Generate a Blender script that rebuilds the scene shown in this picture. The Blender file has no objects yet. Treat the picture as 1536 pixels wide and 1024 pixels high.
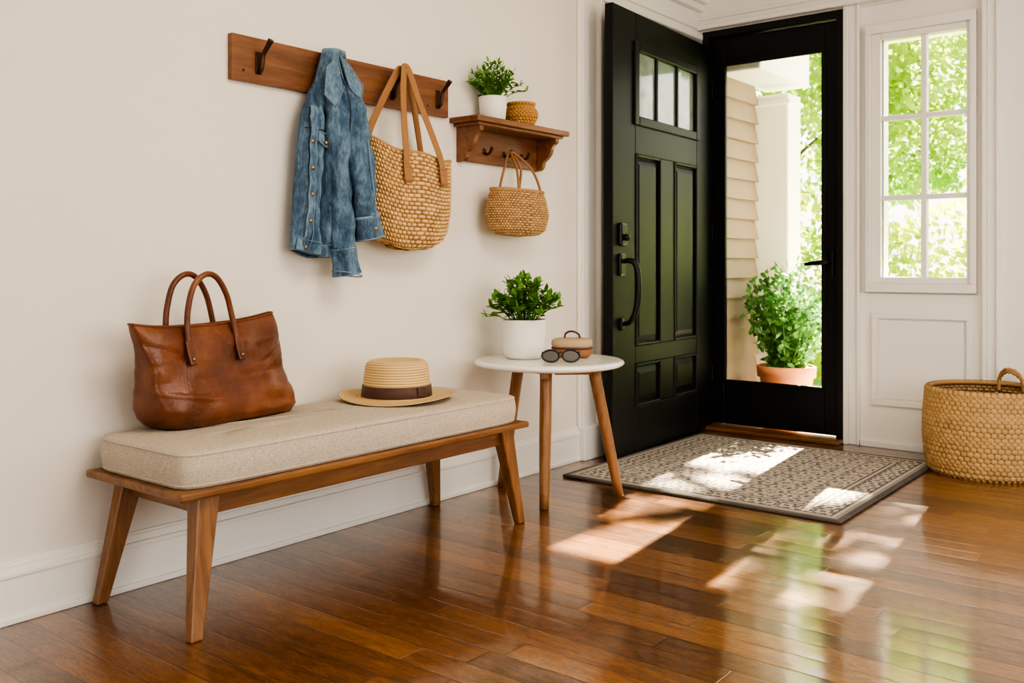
import bpy, math, random
from mathutils import Vector, Matrix, Euler
random.seed(7)
pi=math.pi
scene=bpy.context.scene
COL=scene.collection
sin,cos=math.sin,math.cos
try:
    scene.view_settings.view_transform='AgX'
    scene.view_settings.look='AgX - High Contrast'
    scene.view_settings.exposure=0.42
except Exception as ex: print(ex)

# ------------------------------------------------------------ node helpers
def newmat(name):
    m=bpy.data.materials.new(name); m.use_nodes=True
    nt=m.node_tree; b=nt.nodes['Principled BSDF']
    return m,nt,b
def setin(nt,n,k,v):
    s=n.inputs[k]
    if isinstance(v,bpy.types.NodeSocket): nt.links.new(v,s)
    else: s.default_value=v
def nd(nt,t,ins=None,**props):
    n=nt.nodes.new(t)
    for k,v in props.items(): setattr(n,k,v)
    for k,v in (ins or {}).items(): setin(nt,n,k,v)
    return n
def mth(nt,op,a,b=None,c=None):
    n=nt.nodes.new('ShaderNodeMath'); n.operation=op
    setin(nt,n,0,a)
    if b is not None: setin(nt,n,1,b)
    if c is not None: setin(nt,n,2,c)
    return n.outputs[0]
def ramp(nt,fac,stops,interp='LINEAR'):
    n=nt.nodes.new('ShaderNodeValToRGB'); cr=n.color_ramp; cr.interpolation=interp
    while len(cr.elements)<len(stops): cr.elements.new(0.5)
    for e,(p,c) in zip(cr.elements,stops):
        e.position=p; e.color=(c[0],c[1],c[2],1)
    setin(nt,n,'Fac',fac); return n.outputs['Color']
def mix(nt,f,a,b,mode='MIX'):
    n=nt.nodes.new('ShaderNodeMix'); n.data_type='RGBA'; n.blend_type=mode
    setin(nt,n,0,f)
    for i,v in ((6,a),(7,b)):
        if isinstance(v,(tuple,list)): v=(v[0],v[1],v[2],1)
        setin(nt,n,i,v)
    return n.outputs[2]
def coords(nt,kind='Object',scale=(1,1,1)):
    tc=nt.nodes.new('ShaderNodeTexCoord')
    mp=nd(nt,'ShaderNodeMapping',{'Vector':tc.outputs[kind],'Scale':scale})
    return mp.outputs[0]
def bump(nt,b,h,strength=0.2,dist=0.01):
    n=nd(nt,'ShaderNodeBump',{'Height':h,'Strength':strength,'Distance':dist})
    nt.links.new(n.outputs[0],b.inputs['Normal'])
def noise(nt,vec,scale,detail=3,rough=0.55,dist=0.0):
    return nd(nt,'ShaderNodeTexNoise',{'Vector':vec,'Scale':scale,'Detail':detail,'Roughness':rough,'Distortion':dist}).outputs['Fac']

def plain(name,col,rough=0.5,var=0.06,nscale=30,bstr=0.05,metal=0.0,coat=0.0,spec=0.5,bd=0.005):
    m,nt,b=newmat(name)
    v=coords(nt)
    n=noise(nt,v,nscale)
    c=mix(nt,n,tuple(x*(1-var) for x in col),tuple(min(1,x*(1+var)) for x in col))
    nt.links.new(c,b.inputs['Base Color'])
    b.inputs['Roughness'].default_value=rough; b.inputs['Metallic'].default_value=metal
    b.inputs['Coat Weight'].default_value=coat; b.inputs['Specular IOR Level'].default_value=spec
    if bstr>0: bump(nt,b,n,bstr,bd)
    return m
def wood(name,dark,mid,light,axis='y',rough=0.4,sc=1.0,coat=0.15):
    m,nt,b=newmat(name)
    s={'x':(1.2,14,14),'y':(14,1.2,14),'z':(14,14,1.2)}[axis]
    v=coords(nt,'Object',tuple(k*sc for k in s))
    n1=noise(nt,v,2.2,5,0.6,0.8)
    n2=noise(nt,v,9,4,0.7,0.2)
    f=mth(nt,'ADD',mth(nt,'MULTIPLY',n1,0.7),mth(nt,'MULTIPLY',n2,0.3))
    c=ramp(nt,f,[(0.3,dark),(0.5,mid),(0.7,light)])
    nt.links.new(c,b.inputs['Base Color'])
    b.inputs['Roughness'].default_value=rough; b.inputs['Coat Weight'].default_value=coat
    bump(nt,b,f,0.08,0.003)
    return m

# ------------------------------------------------------------ mesh helpers
def group(name,loc=(0,0,0),rotz=0.0):
    e=bpy.data.objects.new(name,None); e.empty_display_size=0.1
    e.location=loc; e.rotation_euler=(0,0,rotz); COL.objects.link(e); return e
def mesh(name,vs,fs,mat,parent=None,smooth=False,uvs=None,loc=None):
    me=bpy.data.meshes.new(name); me.from_pydata([tuple(v) for v in vs],[],fs)
    if uvs:
        ul=me.uv_layers.new(name='UVMap'); flat=[]
        for f in uvs:
            for p in f: flat+= [p[0],p[1]]
        ul.data.foreach_set('uv',flat)
    if mat: me.materials.append(mat)
    if smooth: me.polygons.foreach_set('use_smooth',[True]*len(me.polygons))
    me.update()
    o=bpy.data.objects.new(name,me); COL.objects.link(o)
    if parent: o.parent=parent
    if loc: o.location=loc
    return o
def bev(o,w,seg=2):
    m=o.modifiers.new('bevel','BEVEL'); m.width=w; m.segments=seg; m.limit_method='ANGLE'; m.angle_limit=0.6
    return o
BF=[(0,3,2,1),(4,5,6,7),(0,1,5,4),(1,2,6,5),(2,3,7,6),(3,0,4,7)]
def box(name,x0,x1,y0,y1,z0,z1,mat,parent=None,b=0.0):
    vs=[(x0,y0,z0),(x1,y0,z0),(x1,y1,z0),(x0,y1,z0),(x0,y0,z1),(x1,y0,z1),(x1,y1,z1),(x0,y1,z1)]
    o=mesh(name,vs,BF,mat,parent)
    if b>0: bev(o,b)
    return o
def boxes(name,lst,mat,parent=None,b=0.0):
    vs=[];fs=[]
    for (x0,x1,y0,y1,z0,z1) in lst:
        k=len(vs)
        vs+=[(x0,y0,z0),(x1,y0,z0),(x1,y1,z0),(x0,y1,z0),(x0,y0,z1),(x1,y0,z1),(x1,y1,z1),(x0,y1,z1)]
        fs+=[tuple(i+k for i in f) for f in BF]
    o=mesh(name,vs,fs,mat,parent)
    if b>0: bev(o,b)
    return o
def leg(name,top,bot,wt,wb,mat,parent=None,b=0.006):
    vs=[]
    for c,w in ((bot,wb),(top,wt)):
        wx,wy=(w if isinstance(w,tuple) else (w,w))
        for sx,sy in ((-1,-1),(1,-1),(1,1),(-1,1)):
            vs.append((c[0]+sx*wx/2,c[1]+sy*wy/2,c[2]))
    return bev(mesh(name,vs,BF,mat,parent),b,3)
def prism(name,poly,axis,a0,a1,mat,parent=None,b=0.0):
    """extrude 2D polygon; axis='y': poly in (x,z)"""
    n=len(poly); vs=[]
    for a in (a0,a1):
        for p in poly:
            vs.append({'y':(p[0],a,p[1]),'x':(a,p[0],p[1]),'z':(p[0],p[1],a)}[axis])
    fs=[tuple(range(n)),tuple(range(2*n-1,n-1,-1))]
    for i in range(n):
        j=(i+1)%n; fs.append((i,i+n,j+n,j))
    o=mesh(name,vs,fs,mat,parent)
    bm=__import__('bmesh').new(); bm.from_mesh(o.data); __import__('bmesh').ops.recalc_face_normals(bm,faces=bm.faces); bm.to_mesh(o.data); bm.free()
    if b>0: bev(o,b)
    return o
def surf(name,fn,nu,nv,mat,parent=None,closed=True,su=1,sv=1,solid=0,cap0=False,cap1=False,smooth=True,sub=0,offs=1):
    vs=[];fs=[];uv=[]
    cu=nu if closed else nu+1
    for j in range(nv+1):
        for i in range(cu):
            vs.append(fn(i/nu,j/nv))
    for j in range(nv):
        for i in range(nu):
            i2=(i+1)%cu
            fs.append((j*cu+i,j*cu+i2,(j+1)*cu+i2,(j+1)*cu+i))
            uv.append([(i/nu*su,j/nv*sv),((i+1)/nu*su,j/nv*sv),((i+1)/nu*su,(j+1)/nv*sv),(i/nu*su,(j+1)/nv*sv)])
    if cap0:
        fs.append(tuple(range(cu-1,-1,-1))); uv.append([(0,0)]*cu)
    if cap1:
        fs.append(tuple(nv*cu+i for i in range(cu))); uv.append([(0,0)]*cu)
    o=mesh(name,vs,fs,mat,parent,smooth,uv)
    if solid:
        m=o.modifiers.new('solid','SOLIDIFY'); m.thickness=solid; m.offset=-offs
    if sub:
        m=o.modifiers.new('sub','SUBSURF'); m.levels=sub; m.render_levels=sub
    return o
def interp(tab,t):
    """tab rows sorted by first col"""
    if t<=tab[0][0]: return tab[0][1:]
    for a,b in zip(tab,tab[1:]):
        if t<=b[0]:
            k=(t-a[0])/(b[0]-a[0]); k=k*k*(3-2*k)*0.5+k*0.5
            return tuple(p+(q-p)*k for p,q in zip(a[1:],b[1:]))
    return tab[-1][1:]
def lathe(name,prof,mat,c=(0,0,0),parent=None,nu=64,su=1,sv=1,smooth=True,wob=None):
    n=len(prof)-1
    def fn(u,v):
        r,z=prof[int(round(v*n))]
        a=-u*2*pi
        if wob: z+=wob(a,r)
        return (c[0]+r*cos(a),c[1]+r*sin(a),c[2]+z)
    o=surf(name,fn,nu,n,mat,parent,True,su,sv,smooth=smooth)
    bmesh=__import__('bmesh'); bm=bmesh.new(); bm.from_mesh(o.data)
    bmesh.ops.remove_doubles(bm,verts=bm.verts,dist=1e-6)
    bmesh.ops.recalc_face_normals(bm,faces=bm.faces); bm.to_mesh(o.data); bm.free()
    return o
def catmull(P,n=8):
    P=[Vector(p) for p in P]; out=[]
    for i in range(len(P)-1):
        p0=P[max(i-1,0)];p1=P[i];p2=P[i+1];p3=P[min(i+2,len(P)-1)]
        for k in range(n):
            t=k/n
            out.append(0.5*((2*p1)+(p2-p0)*t+(2*p0-5*p1+4*p2-p3)*t*t+(3*p1-p0-3*p2+p3)*t**3))
    out.append(P[-1]); return out
def tube(name,P,r,mat,parent=None,seg=10,n=8,flat=None,ref=(1,0,0),smooth=True,su=1,sv=1,fold=None):
    """round tube, or (flat=thickness) strap with width 2r in the plane perpendicular to ref"""
    pts=catmull(P,n) if n>1 else [Vector(p) for p in P]
    L=len(pts)-1
    rs=r if isinstance(r,(list,tuple)) else [r,r]
    ref=Vector(ref)
    def R(t):
        x=t*(len(rs)-1); i=min(int(x),len(rs)-2); return rs[i]+(rs[i+1]-rs[i])*(x-i)
    frames=[]
    prev=None
    for i,p in enumerate(pts):
        T=(pts[min(i+1,L)]-pts[max(i-1,0)]).normalized()
        if flat is not None or prev is None:
            S=T.cross(ref)
            if S.length<1e-3: S=T.cross(Vector((0,0,1)))
            S.normalize()
        else:
            S=(prev-T*prev.dot(T)).normalized()
        prev=S; frames.append((p,S,T.cross(S).normalized()))
    def fn(u,v):
        p,S,N=frames[int(round(v*L))]
        rr=R(v); a=2*pi*u
        if flat is not None:
            ca,sa=cos(a),sin(a)
            e=0.45
            return p+S*rr*math.copysign(abs(ca)**e,ca)+N*flat/2*math.copysign(abs(sa)**e,sa)
        k=1.0
        if fold: k=1+fold(a,v)
        return p+S*rr*k*cos(a)+N*rr*k*sin(a)
    return surf(name,fn,seg,L,mat,parent,True,su,sv,cap0=True,cap1=True,smooth=smooth)
def join(objs,name):
    bpy.ops.object.select_all(action='DESELECT')
    for o in objs: o.select_set(True)
    bpy.context.view_layer.objects.active=objs[0]
    bpy.ops.object.join(); objs[0].name=name; return objs[0]
def leaves(name,L,mat,parent=None):
    vs=[];fs=[]
    for (p,d,nrm,ln,w,cup) in L:
        p=Vector(p); d=Vector(d).normalized(); s=d.cross(Vector(nrm))
        if s.length<1e-3: s=d.cross(Vector((0.3,0.5,0.8)))
        s.normalize(); n=s.cross(d)
        k=len(vs)
        droop=-0.12*ln
        vs+=[p, p+d*ln*.35-s*w*.5+n*cup, p+d*ln*.35+s*w*.5+n*cup, p+d*ln*.7-s*w*.4+n*(cup+droop*.3), p+d*ln*.7+s*w*.4+n*(cup+droop*.3),
             p+d*ln+n*droop, p+d*ln*.35, p+d*ln*.7+n*droop*.3]
        fs+=[(k,k+1,k+6),(k,k+6,k+2),(k+1,k+3,k+7,k+6),(k+6,k+7,k+4,k+2),(k+3,k+5,k+7),(k+7,k+5,k+4)]
    return mesh(name,vs,fs,mat,parent,True)
def rv():
    while True:
        v=Vector((random.uniform(-1,1),random.uniform(-1,1),random.uniform(-1,1)))
        if 0.05<v.length<=1: return v

# ------------------------------------------------------------ materials
wall_m=plain('wall_paint',(0.81,0.757,0.69),0.75,0.015,6,0.03)
trim_m=plain('trim_white',(0.87,0.84,0.795),0.38,0.01,10,0.0)
ceil_m=plain('ceiling_paint',(0.85,0.82,0.77),0.8,0.01,6,0.0)
black_m=plain('black_door_paint',(0.0075,0.0075,0.008),0.46,0.1,40,0.01,spec=0.3)
iron_m=plain('black_iron',(0.012,0.012,0.013),0.3,0.1,60,0.02,metal=0.5)
bronze_m=plain('bronze_hook',(0.085,0.042,0.024),0.38,0.2,60,0.05,metal=0.65)
walnut=wood('walnut_wood',(0.11,0.042,0.017),(0.205,0.082,0.033),(0.29,0.13,0.056),'y',0.42)
oak_y=wood('oak_wood_y',(0.11,0.042,0.014),(0.21,0.090,0.030),(0.31,0.147,0.053),'y',0.34)
oak_x=wood('oak_wood_x',(0.11,0.042,0.014),(0.21,0.090,0.030),(0.31,0.147,0.053),'x',0.34)
oak_z=wood('oak_wood_z',(0.12,0.047,0.016),(0.23,0.101,0.036),(0.33,0.160,0.062),'z',0.34)
tab_z=wood('table_leg_wood',(0.18,0.078,0.028),(0.29,0.138,0.054),(0.39,0.205,0.088),'z',0.4)
ceramic=plain('white_ceramic',(0.84,0.81,0.76),0.35,0.01,20,0.0)
tabletop_m=plain('white_tabletop',(0.86,0.84,0.80),0.22,0.01,20,0.0,coat=0.3)
soil=plain('soil',(0.05,0.03,0.02),0.9,0.3,80,0.3)
terracotta=plain('terracotta',(0.50,0.19,0.085),0.7,0.1,20,0.05)
siding_m=plain('tan_siding',(0.245,0.180,0.128),0.6,0.03,20,0.02)
porch_m=plain('porch_concrete',(0.70,0.66,0.60),0.8,0.08,12,0.05)
grass_m=plain('grass',(0.16,0.32,0.05),0.9,0.3,3,0.1)
dark_leather=plain('dark_brown_leather',(0.09,0.04,0.025),0.5,0.15,60,0.1)
tan_leather=plain('tan_leather',(0.33,0.155,0.065),0.55,0.12,60,0.1)
cream_leather=plain('cream_leather',(0.50,0.355,0.22),0.5,0.06,60,0.08)
lens_m=plain('sunglass_plastic',(0.02,0.015,0.012),0.28,0.1,60,0.0,spec=0.4)
metal_m=plain('copper_button',(0.42,0.24,0.12),0.35,0.1,60,0.0,metal=0.9)
band_m=plain('hat_band',(0.085,0.038,0.026),0.6,0.1,120,0.1)
stitch_m=plain('stitch',(0.42,0.28,0.14),0.7,0.1,100,0.0)
glass_refl_m=plain('painted_reflection_glass',(0.30,0.36,0.31),0.12,0.55,9,0.05,coat=0.6)  # mottled grey-green paints the sky and greenery reflection into the panes

def leafmat(name,c0,c1,trans=0.35,sc=6):
    m,nt,b=newmat(name)
    v=coords(nt); n=noise(nt,v,sc,3)
    c=ramp(nt,n,[(0.35,c0),(0.65,c1)])
    nt.links.new(c,b.inputs['Base Color']); b.inputs['Roughness'].default_value=0.5
    t=nd(nt,'ShaderNodeBsdfTranslucent',{'Color':c})
    mx=nd(nt,'ShaderNodeMixShader',{'Fac':trans,1:b.outputs[0],2:t.outputs[0]})
    nt.links.new(mx.outputs[0],nt.nodes['Material Output'].inputs[0]); return m
leaf_in=leafmat('houseplant_leaf',(0.055,0.18,0.018),(0.20,0.43,0.055),0.25,40)
leaf_pot=leafmat('porch_plant_leaf',(0.05,0.15,0.035),(0.17,0.36,0.09),0.35,20)
leaf_bush=leafmat('garden_leaf',(0.19,0.34,0.012),(0.58,0.64,0.045),0.5,1.5)
leaf_tree=leafmat('tree_leaf',(0.19,0.32,0.03),(0.52,0.60,0.09),0.5,1.0)
bark_m=plain('bark',(0.10,0.07,0.05),0.9,0.3,12,0.3)

# glass
def glassmat():
    m,nt,b=newmat('window_glass')
    v=coords(nt); n=noise(nt,v,3)
    tr=nd(nt,'ShaderNodeBsdfTransparent',{'Color':(0.97,0.98,0.97,1)})
    gl=nd(nt,'ShaderNodeBsdfGlossy',{'Roughness':mth(nt,'MULTIPLY',n,0.03)})
    lw=nd(nt,'ShaderNodeFresnel',{'IOR':1.25})
    mx=nd(nt,'ShaderNodeMixShader',{'Fac':lw.outputs[0],1:tr.outputs[0],2:gl.outputs[0]})
    nt.links.new(mx.outputs[0],nt.nodes['Material Output'].inputs[0]); return m
glass_m=glassmat()

# floor planks (run along X)
def floormat():
    m,nt,b=newmat('oak_floor_planks')
    tc=nt.nodes.new('ShaderNodeTexCoord'); sp=nd(nt,'ShaderNodeSeparateXYZ',{0:tc.outputs['Object']})
    x,y=sp.outputs[0],sp.outputs[1]
    W=0.086; Lp=1.15
    ry=mth(nt,'DIVIDE',y,W); row=mth(nt,'FLOOR',ry); fy=mth(nt,'FRACT',ry)
    wn=nd(nt,'ShaderNodeTexWhiteNoise',{'W':row},noise_dimensions='1D').outputs['Value']
    rx=mth(nt,'ADD',mth(nt,'DIVIDE',x,Lp),mth(nt,'MULTIPLY',wn,7.3)); colm=mth(nt,'FLOOR',rx); fx=mth(nt,'FRACT',rx)
    idv=nd(nt,'ShaderNodeCombineXYZ',{0:colm,1:row}).outputs[0]
    pn=nd(nt,'ShaderNodeTexWhiteNoise',{'Vector':idv},noise_dimensions='2D')
    r1=pn.outputs['Value']
    gx=mth(nt,'ADD',mth(nt,'MULTIPLY',x,2.6),mth(nt,'MULTIPLY',r1,37))
    gy=mth(nt,'MULTIPLY',y,17)
    gv=nd(nt,'ShaderNodeCombineXYZ',{0:gx,1:gy,2:mth(nt,'MULTIPLY',r1,11)}).outputs[0]
    g1=noise(nt,gv,1.3,5,0.62,2.2)
    # cathedral rings
    rings=mth(nt,'ABSOLUTE',mth(nt,'SINE',mth(nt,'MULTIPLY',g1,34)))
    gv2=nd(nt,'ShaderNodeCombineXYZ',{0:mth(nt,'MULTIPLY',gx,7),1:mth(nt,'MULTIPLY',gy,8),2:r1}).outputs[0]
    g2=noise(nt,gv2,1.5,3,0.7,0.2)
    g=mth(nt,'ADD',mth(nt,'ADD',mth(nt,'MULTIPLY',g1,0.42),mth(nt,'MULTIPLY',g2,0.40)),mth(nt,'MULTIPLY',rings,0.16))
    f=mth(nt,'ADD',mth(nt,'MULTIPLY',mth(nt,'SUBTRACT',g,0.5),1.8),mth(nt,'ADD',0.27,mth(nt,'MULTIPLY',r1,0.40)))
    c=ramp(nt,f,[(0.0,(0.026,0.009,0.003)),(0.3,(0.100,0.036,0.0095)),(0.6,(0.212,0.083,0.021)),(1.0,(0.39,0.175,0.052))])
    ey=mth(nt,'MINIMUM',fy,mth(nt,'SUBTRACT',1,fy))
    ex=mth(nt,'MULTIPLY',mth(nt,'MINIMUM',fx,mth(nt,'SUBTRACT',1,fx)),Lp/W)
    e=mth(nt,'MINIMUM',ex,ey)
    seam=mth(nt,'MINIMUM',1,mth(nt,'DIVIDE',e,0.026))
    c2=mix(nt,seam,(0.014,0.006,0.003),c)
    nt.links.new(c2,b.inputs['Base Color'])
    b.inputs['Roughness'].default_value=0.32
    b.inputs['Coat Weight'].default_value=1.0
    b.inputs['Coat IOR'].default_value=1.6
    ln=noise(nt,coords(nt,'Object',(1,1,1)),9,2)
    cr=mth(nt,'ADD',0.03,mth(nt,'MULTIPLY',ln,0.09))
    nt.links.new(cr,b.inputs['Coat Roughness'])
    wav=noise(nt,coords(nt,'Object',(1.5,7,1)),2.6,1)
    tilt=mth(nt,'MULTIPLY',mth(nt,'MULTIPLY',mth(nt,'SUBTRACT',r1,0.5),mth(nt,'SUBTRACT',fy,0.5)),1.0)
    cup=mth(nt,'MULTIPLY',mth(nt,'POWER',mth(nt,'SUBTRACT',fy,0.5),2),0.9)
    h=mth(nt,'ADD',mth(nt,'ADD',mth(nt,'MULTIPLY',seam,0.35),mth(nt,'MULTIPLY',wav,0.5)),mth(nt,'ADD',mth(nt,'MULTIPLY',g,0.10),mth(nt,'SUBTRACT',tilt,cup)))
    bp=nd(nt,'ShaderNodeBump',{'Height':h,'Strength':0.22,'Distance':0.004})
    nt.links.new(bp.outputs[0],b.inputs['Normal']); nt.links.new(bp.outputs[0],b.inputs['Coat Normal'])
    return m
floor_m=floormat()

def weavemat(name,dark,light,rough=0.7,offset=False):
    m,nt,b=newmat(name)
    tc=nt.nodes.new('ShaderNodeTexCoord'); sp=nd(nt,'ShaderNodeSeparateXYZ',{0:tc.outputs['UV']})
    u,v=sp.outputs[0],sp.outputs[1]
    if offset: u=mth(nt,'ADD',u,mth(nt,'MULTIPLY',mth(nt,'FLOOR',v),0.5))
    su=mth(nt,'SINE',mth(nt,'MULTIPLY',mth(nt,'FRACT',u),pi)); sv=mth(nt,'SINE',mth(nt,'MULTIPLY',mth(nt,'FRACT',v),pi))
    h=mth(nt,'MULTIPLY',mth(nt,'POWER',su,0.6),mth(nt,'POWER',sv,0.6))
    idv=nd(nt,'ShaderNodeCombineXYZ',{0:mth(nt,'FLOOR',u),1:mth(nt,'FLOOR',v)}).outputs[0]
    wn=nd(nt,'ShaderNodeTexWhiteNoise',{'Vector':idv},noise_dimensions='2D').outputs['Value']
    f=mth(nt,'ADD',h,mth(nt,'MULTIPLY',mth(nt,'SUBTRACT',wn,0.5),0.35))
    fine=noise(nt,coords(nt,'Object',(60,60,160)),2,2)
    f=mth(nt,'ADD',f,mth(nt,'MULTIPLY',mth(nt,'SUBTRACT',fine,0.5),0.35))
    md=tuple(0.45*a+0.55*q for a,q in zip(dark,light))
    c=ramp(nt,f,[(0.15,dark),(0.5,md),(0.95,light)])
    nt.links.new(c,b.inputs['Base Color']); b.inputs['Roughness'].default_value=rough
    bump(nt,b,mth(nt,'ADD',h,mth(nt,'MULTIPLY',fine,0.3)),0.5,0.004)
    return m
weave_tote=weavemat('woven_straw',(0.24,0.115,0.037),(0.76,0.50,0.235),offset=True)
weave_small=weavemat('woven_seagrass',(0.18,0.09,0.032),(0.62,0.38,0.175),offset=True)
weave_big=weavemat('woven_jute',(0.14,0.072,0.028),(0.53,0.34,0.15),offset=True)
weave_bowl=weavemat('woven_bowl',(0.25,0.10,0.028),(0.58,0.31,0.09),offset=True)
rope_m=plain('straw_rope',(0.45,0.26,0.11),0.75,0.25,120,0.4)

def hatmat():
    m,nt,b=newmat('hat_straw')
    tc=nt.nodes.new('ShaderNodeTexCoord'); sp=nd(nt,'ShaderNodeSeparateXYZ',{0:tc.outputs['UV']})
    v=sp.outputs[1]
    s=mth(nt,'SINE',mth(nt,'MULTIPLY',mth(nt,'FRACT',v),pi))
    n=noise(nt,coords(nt,'UV',(1,3,1)),4,3)
    f=mth(nt,'ADD',mth(nt,'MULTIPLY',s,0.7),mth(nt,'MULTIPLY',n,0.4))
    c=ramp(nt,f,[(0.1,(0.33,0.17,0.05)),(0.5,(0.62,0.40,0.17)),(1,(0.82,0.60,0.31))])
    nt.links.new(c,b.inputs['Base Color']); b.inputs['Roughness'].default_value=0.65
    bump(nt,b,f,0.6,0.003); return m
hat_m=hatmat()

def denimmat():
    m,nt,b=newmat('denim')
    v=coords(nt)
    n1=noise(nt,coords(nt,'Object',(1.6,1.6,0.6)),11,3,0.6,0.3); n2=noise(nt,coords(nt,'Object',(1,1,0.35)),110,3,0.7)
    sp=nd(nt,'ShaderNodeSeparateXYZ',{0:v})
    tw=mth(nt,'SINE',mth(nt,'MULTIPLY',mth(nt,'ADD',sp.outputs[1],sp.outputs[2]),2600))
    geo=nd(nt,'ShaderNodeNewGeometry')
    pt=mth(nt,'MULTIPLY',mth(nt,'SUBTRACT',geo.outputs['Pointiness'],0.5),2.4)  # fold shade put into the colour: creases darker, ridges lighter
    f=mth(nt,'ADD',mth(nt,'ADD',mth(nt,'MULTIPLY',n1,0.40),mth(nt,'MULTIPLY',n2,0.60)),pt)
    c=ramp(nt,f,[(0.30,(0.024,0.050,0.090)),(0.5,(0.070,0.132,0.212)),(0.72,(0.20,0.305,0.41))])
    nt.links.new(c,b.inputs['Base Color']); b.inputs['Roughness'].default_value=0.85
    bump(nt,b,mth(nt,'ADD',mth(nt,'MULTIPLY',tw,0.3),n2),0.35,0.003)
    return m
denim=denimmat()
denim_d=plain('denim_dark_seam',(0.028,0.046,0.08),0.85,0.3,60,0.3)
denim_l=plain('denim_worn_edge',(0.22,0.31,0.40),0.85,0.3,90,0.3)

def leathermat():
    m,nt,b=newmat('cognac_leather')
    v=coords(nt)
    n1=noise(nt,v,7,4,0.6); n2=nd(nt,'ShaderNodeTexVoronoi',{'Vector':v,'Scale':260}).outputs['Distance']
    c=ramp(nt,n1,[(0.3,(0.085,0.024,0.009)),(0.52,(0.165,0.050,0.018)),(0.72,(0.26,0.092,0.036))])
    nt.links.new(c,b.inputs['Base Color']); b.inputs['Roughness'].default_value=0.32
    n3=noise(nt,v,16,3,0.6,0.6)
    bump(nt,b,mth(nt,'ADD',mth(nt,'MULTIPLY',n2,0.10),mth(nt,'MULTIPLY',n3,0.9)),0.45,0.010)
    return m
leather_m=leathermat()

def fabricmat():
    m,nt,b=newmat('linen_fabric')
    a=noise(nt,coords(nt,'Object',(40,400,400)),2,2); c2=noise(nt,coords(nt,'Object',(400,40,400)),2,2)
    n=noise(nt,coords(nt),300,2)
    f=mth(nt,'DIVIDE',mth(nt,'ADD',mth(nt,'ADD',a,c2),n),3)
    c=ramp(nt,f,[(0.38,(0.33,0.275,0.21)),(0.5,(0.50,0.43,0.345)),(0.62,(0.64,0.565,0.465))])
    nt.links.new(c,b.inputs['Base Color']); b.inputs['Roughness'].default_value=0.95
    bump(nt,b,f,0.5,0.003); return m
linen=fabricmat()

HX,HY=0.605,0.645
def rugmat():
    m,nt,b=newmat('persian_rug')
    tc=nt.nodes.new('ShaderNodeTexCoord'); sp=nd(nt,'ShaderNodeSeparateXYZ',{0:tc.outputs['Object']})
    X,Y=sp.outputs[0],sp.outputs[1]
    ax=mth(nt,'ABSOLUTE',X); ay=mth(nt,'ABSOLUTE',Y)
    e=mth(nt,'MINIMUM',mth(nt,'SUBTRACT',HX,ax),mth(nt,'SUBTRACT',HY,ay))
    def flower(X,Y,P,pet,off,amp):
        fx=mth(nt,'SUBTRACT',mth(nt,'PINGPONG',mth(nt,'ADD',X,off),P),P/2)
        fy=mth(nt,'SUBTRACT',mth(nt,'PINGPONG',mth(nt,'ADD',Y,off),P),P/2)
        r=mth(nt,'SQRT',mth(nt,'ADD',mth(nt,'MULTIPLY',fx,fx),mth(nt,'MULTIPLY',fy,fy)))
        th=mth(nt,'ARCTAN2',fy,fx)
        return mth(nt,'ADD',mth(nt,'DIVIDE',r,P),mth(nt,'MULTIPLY',mth(nt,'COSINE',mth(nt,'MULTIPLY',th,pet)),amp))
    def wobn(P,off,sc,z):
        return noise(nt,nd(nt,'ShaderNodeCombineXYZ',{0:mth(nt,'PINGPONG',mth(nt,'ADD',X,off),P),1:mth(nt,'PINGPONG',mth(nt,'ADD',Y,off),P),2:z}).outputs[0],sc,2)
    w1=wobn(0.16,0.0,34,.3)
    pr=flower(X,Y,0.16,8,0.0,0.06)
    s1=mth(nt,'ADD',mth(nt,'SINE',mth(nt,'MULTIPLY',pr,26)),mth(nt,'MULTIPLY',mth(nt,'SUBTRACT',w1,0.5),7))
    mk=mth(nt,'GREATER_THAN',s1,0.3)
    s3=mth(nt,'ABSOLUTE',mth(nt,'SUBTRACT',s1,1.0))
    mg=mth(nt,'LESS_THAN',s3,0.25)
    w2=wobn(0.07,0.02,42,.9)
    pb=flower(X,Y,0.07,4,0.02,0.06)
    s2=mth(nt,'ADD',mth(nt,'SINE',mth(nt,'MULTIPLY',pb,17)),mth(nt,'MULTIPLY',mth(nt,'SUBTRACT',w2,0.5),6))
    bk=mth(nt,'GREATER_THAN',s2,0.35)
    beige=(0.53,0.455,0.38); char=(0.065,0.06,0.068); grey=(0.26,0.235,0.22)
    field=mix(nt,mk,beige,char)
    field=mix(nt,mg,field,grey)
    border=mix(nt,bk,(0.56,0.485,0.405),(0.080,0.074,0.080))
    inner=mth(nt,'GREATER_THAN',e,0.165)
    c=mix(nt,inner,border,field)
    def line(c,lo,hi,col):
        k=mth(nt,'MULTIPLY',mth(nt,'GREATER_THAN',e,lo),mth(nt,'LESS_THAN',e,hi))
        return mix(nt,k,c,col)
    c=line(c,0.156,0.165,char); c=line(c,0.142,0.156,beige); c=line(c,0.134,0.142,char)
    c=line(c,0.050,0.058,char); c=line(c,0.036,0.050,beige); c=line(c,0.02,0.036,grey); c=line(c,-0.1,0.02,(0.04,0.036,0.036))
    wear=noise(nt,coords(nt),6,4,0.7); fine=noise(nt,coords(nt),260,2)
    c=mix(nt,mth(nt,'MULTIPLY',wear,0.30),c,(0.44,0.38,0.32))
    c=mix(nt,mth(nt,'MULTIPLY',fine,0.14),c,(0.2,0.17,0.15))
    nt.links.new(c,b.inputs['Base Color']); b.inputs['Roughness'].default_value=0.95
    bump(nt,b,fine,0.5,0.004); return m
rug_m=rugmat()

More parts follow.
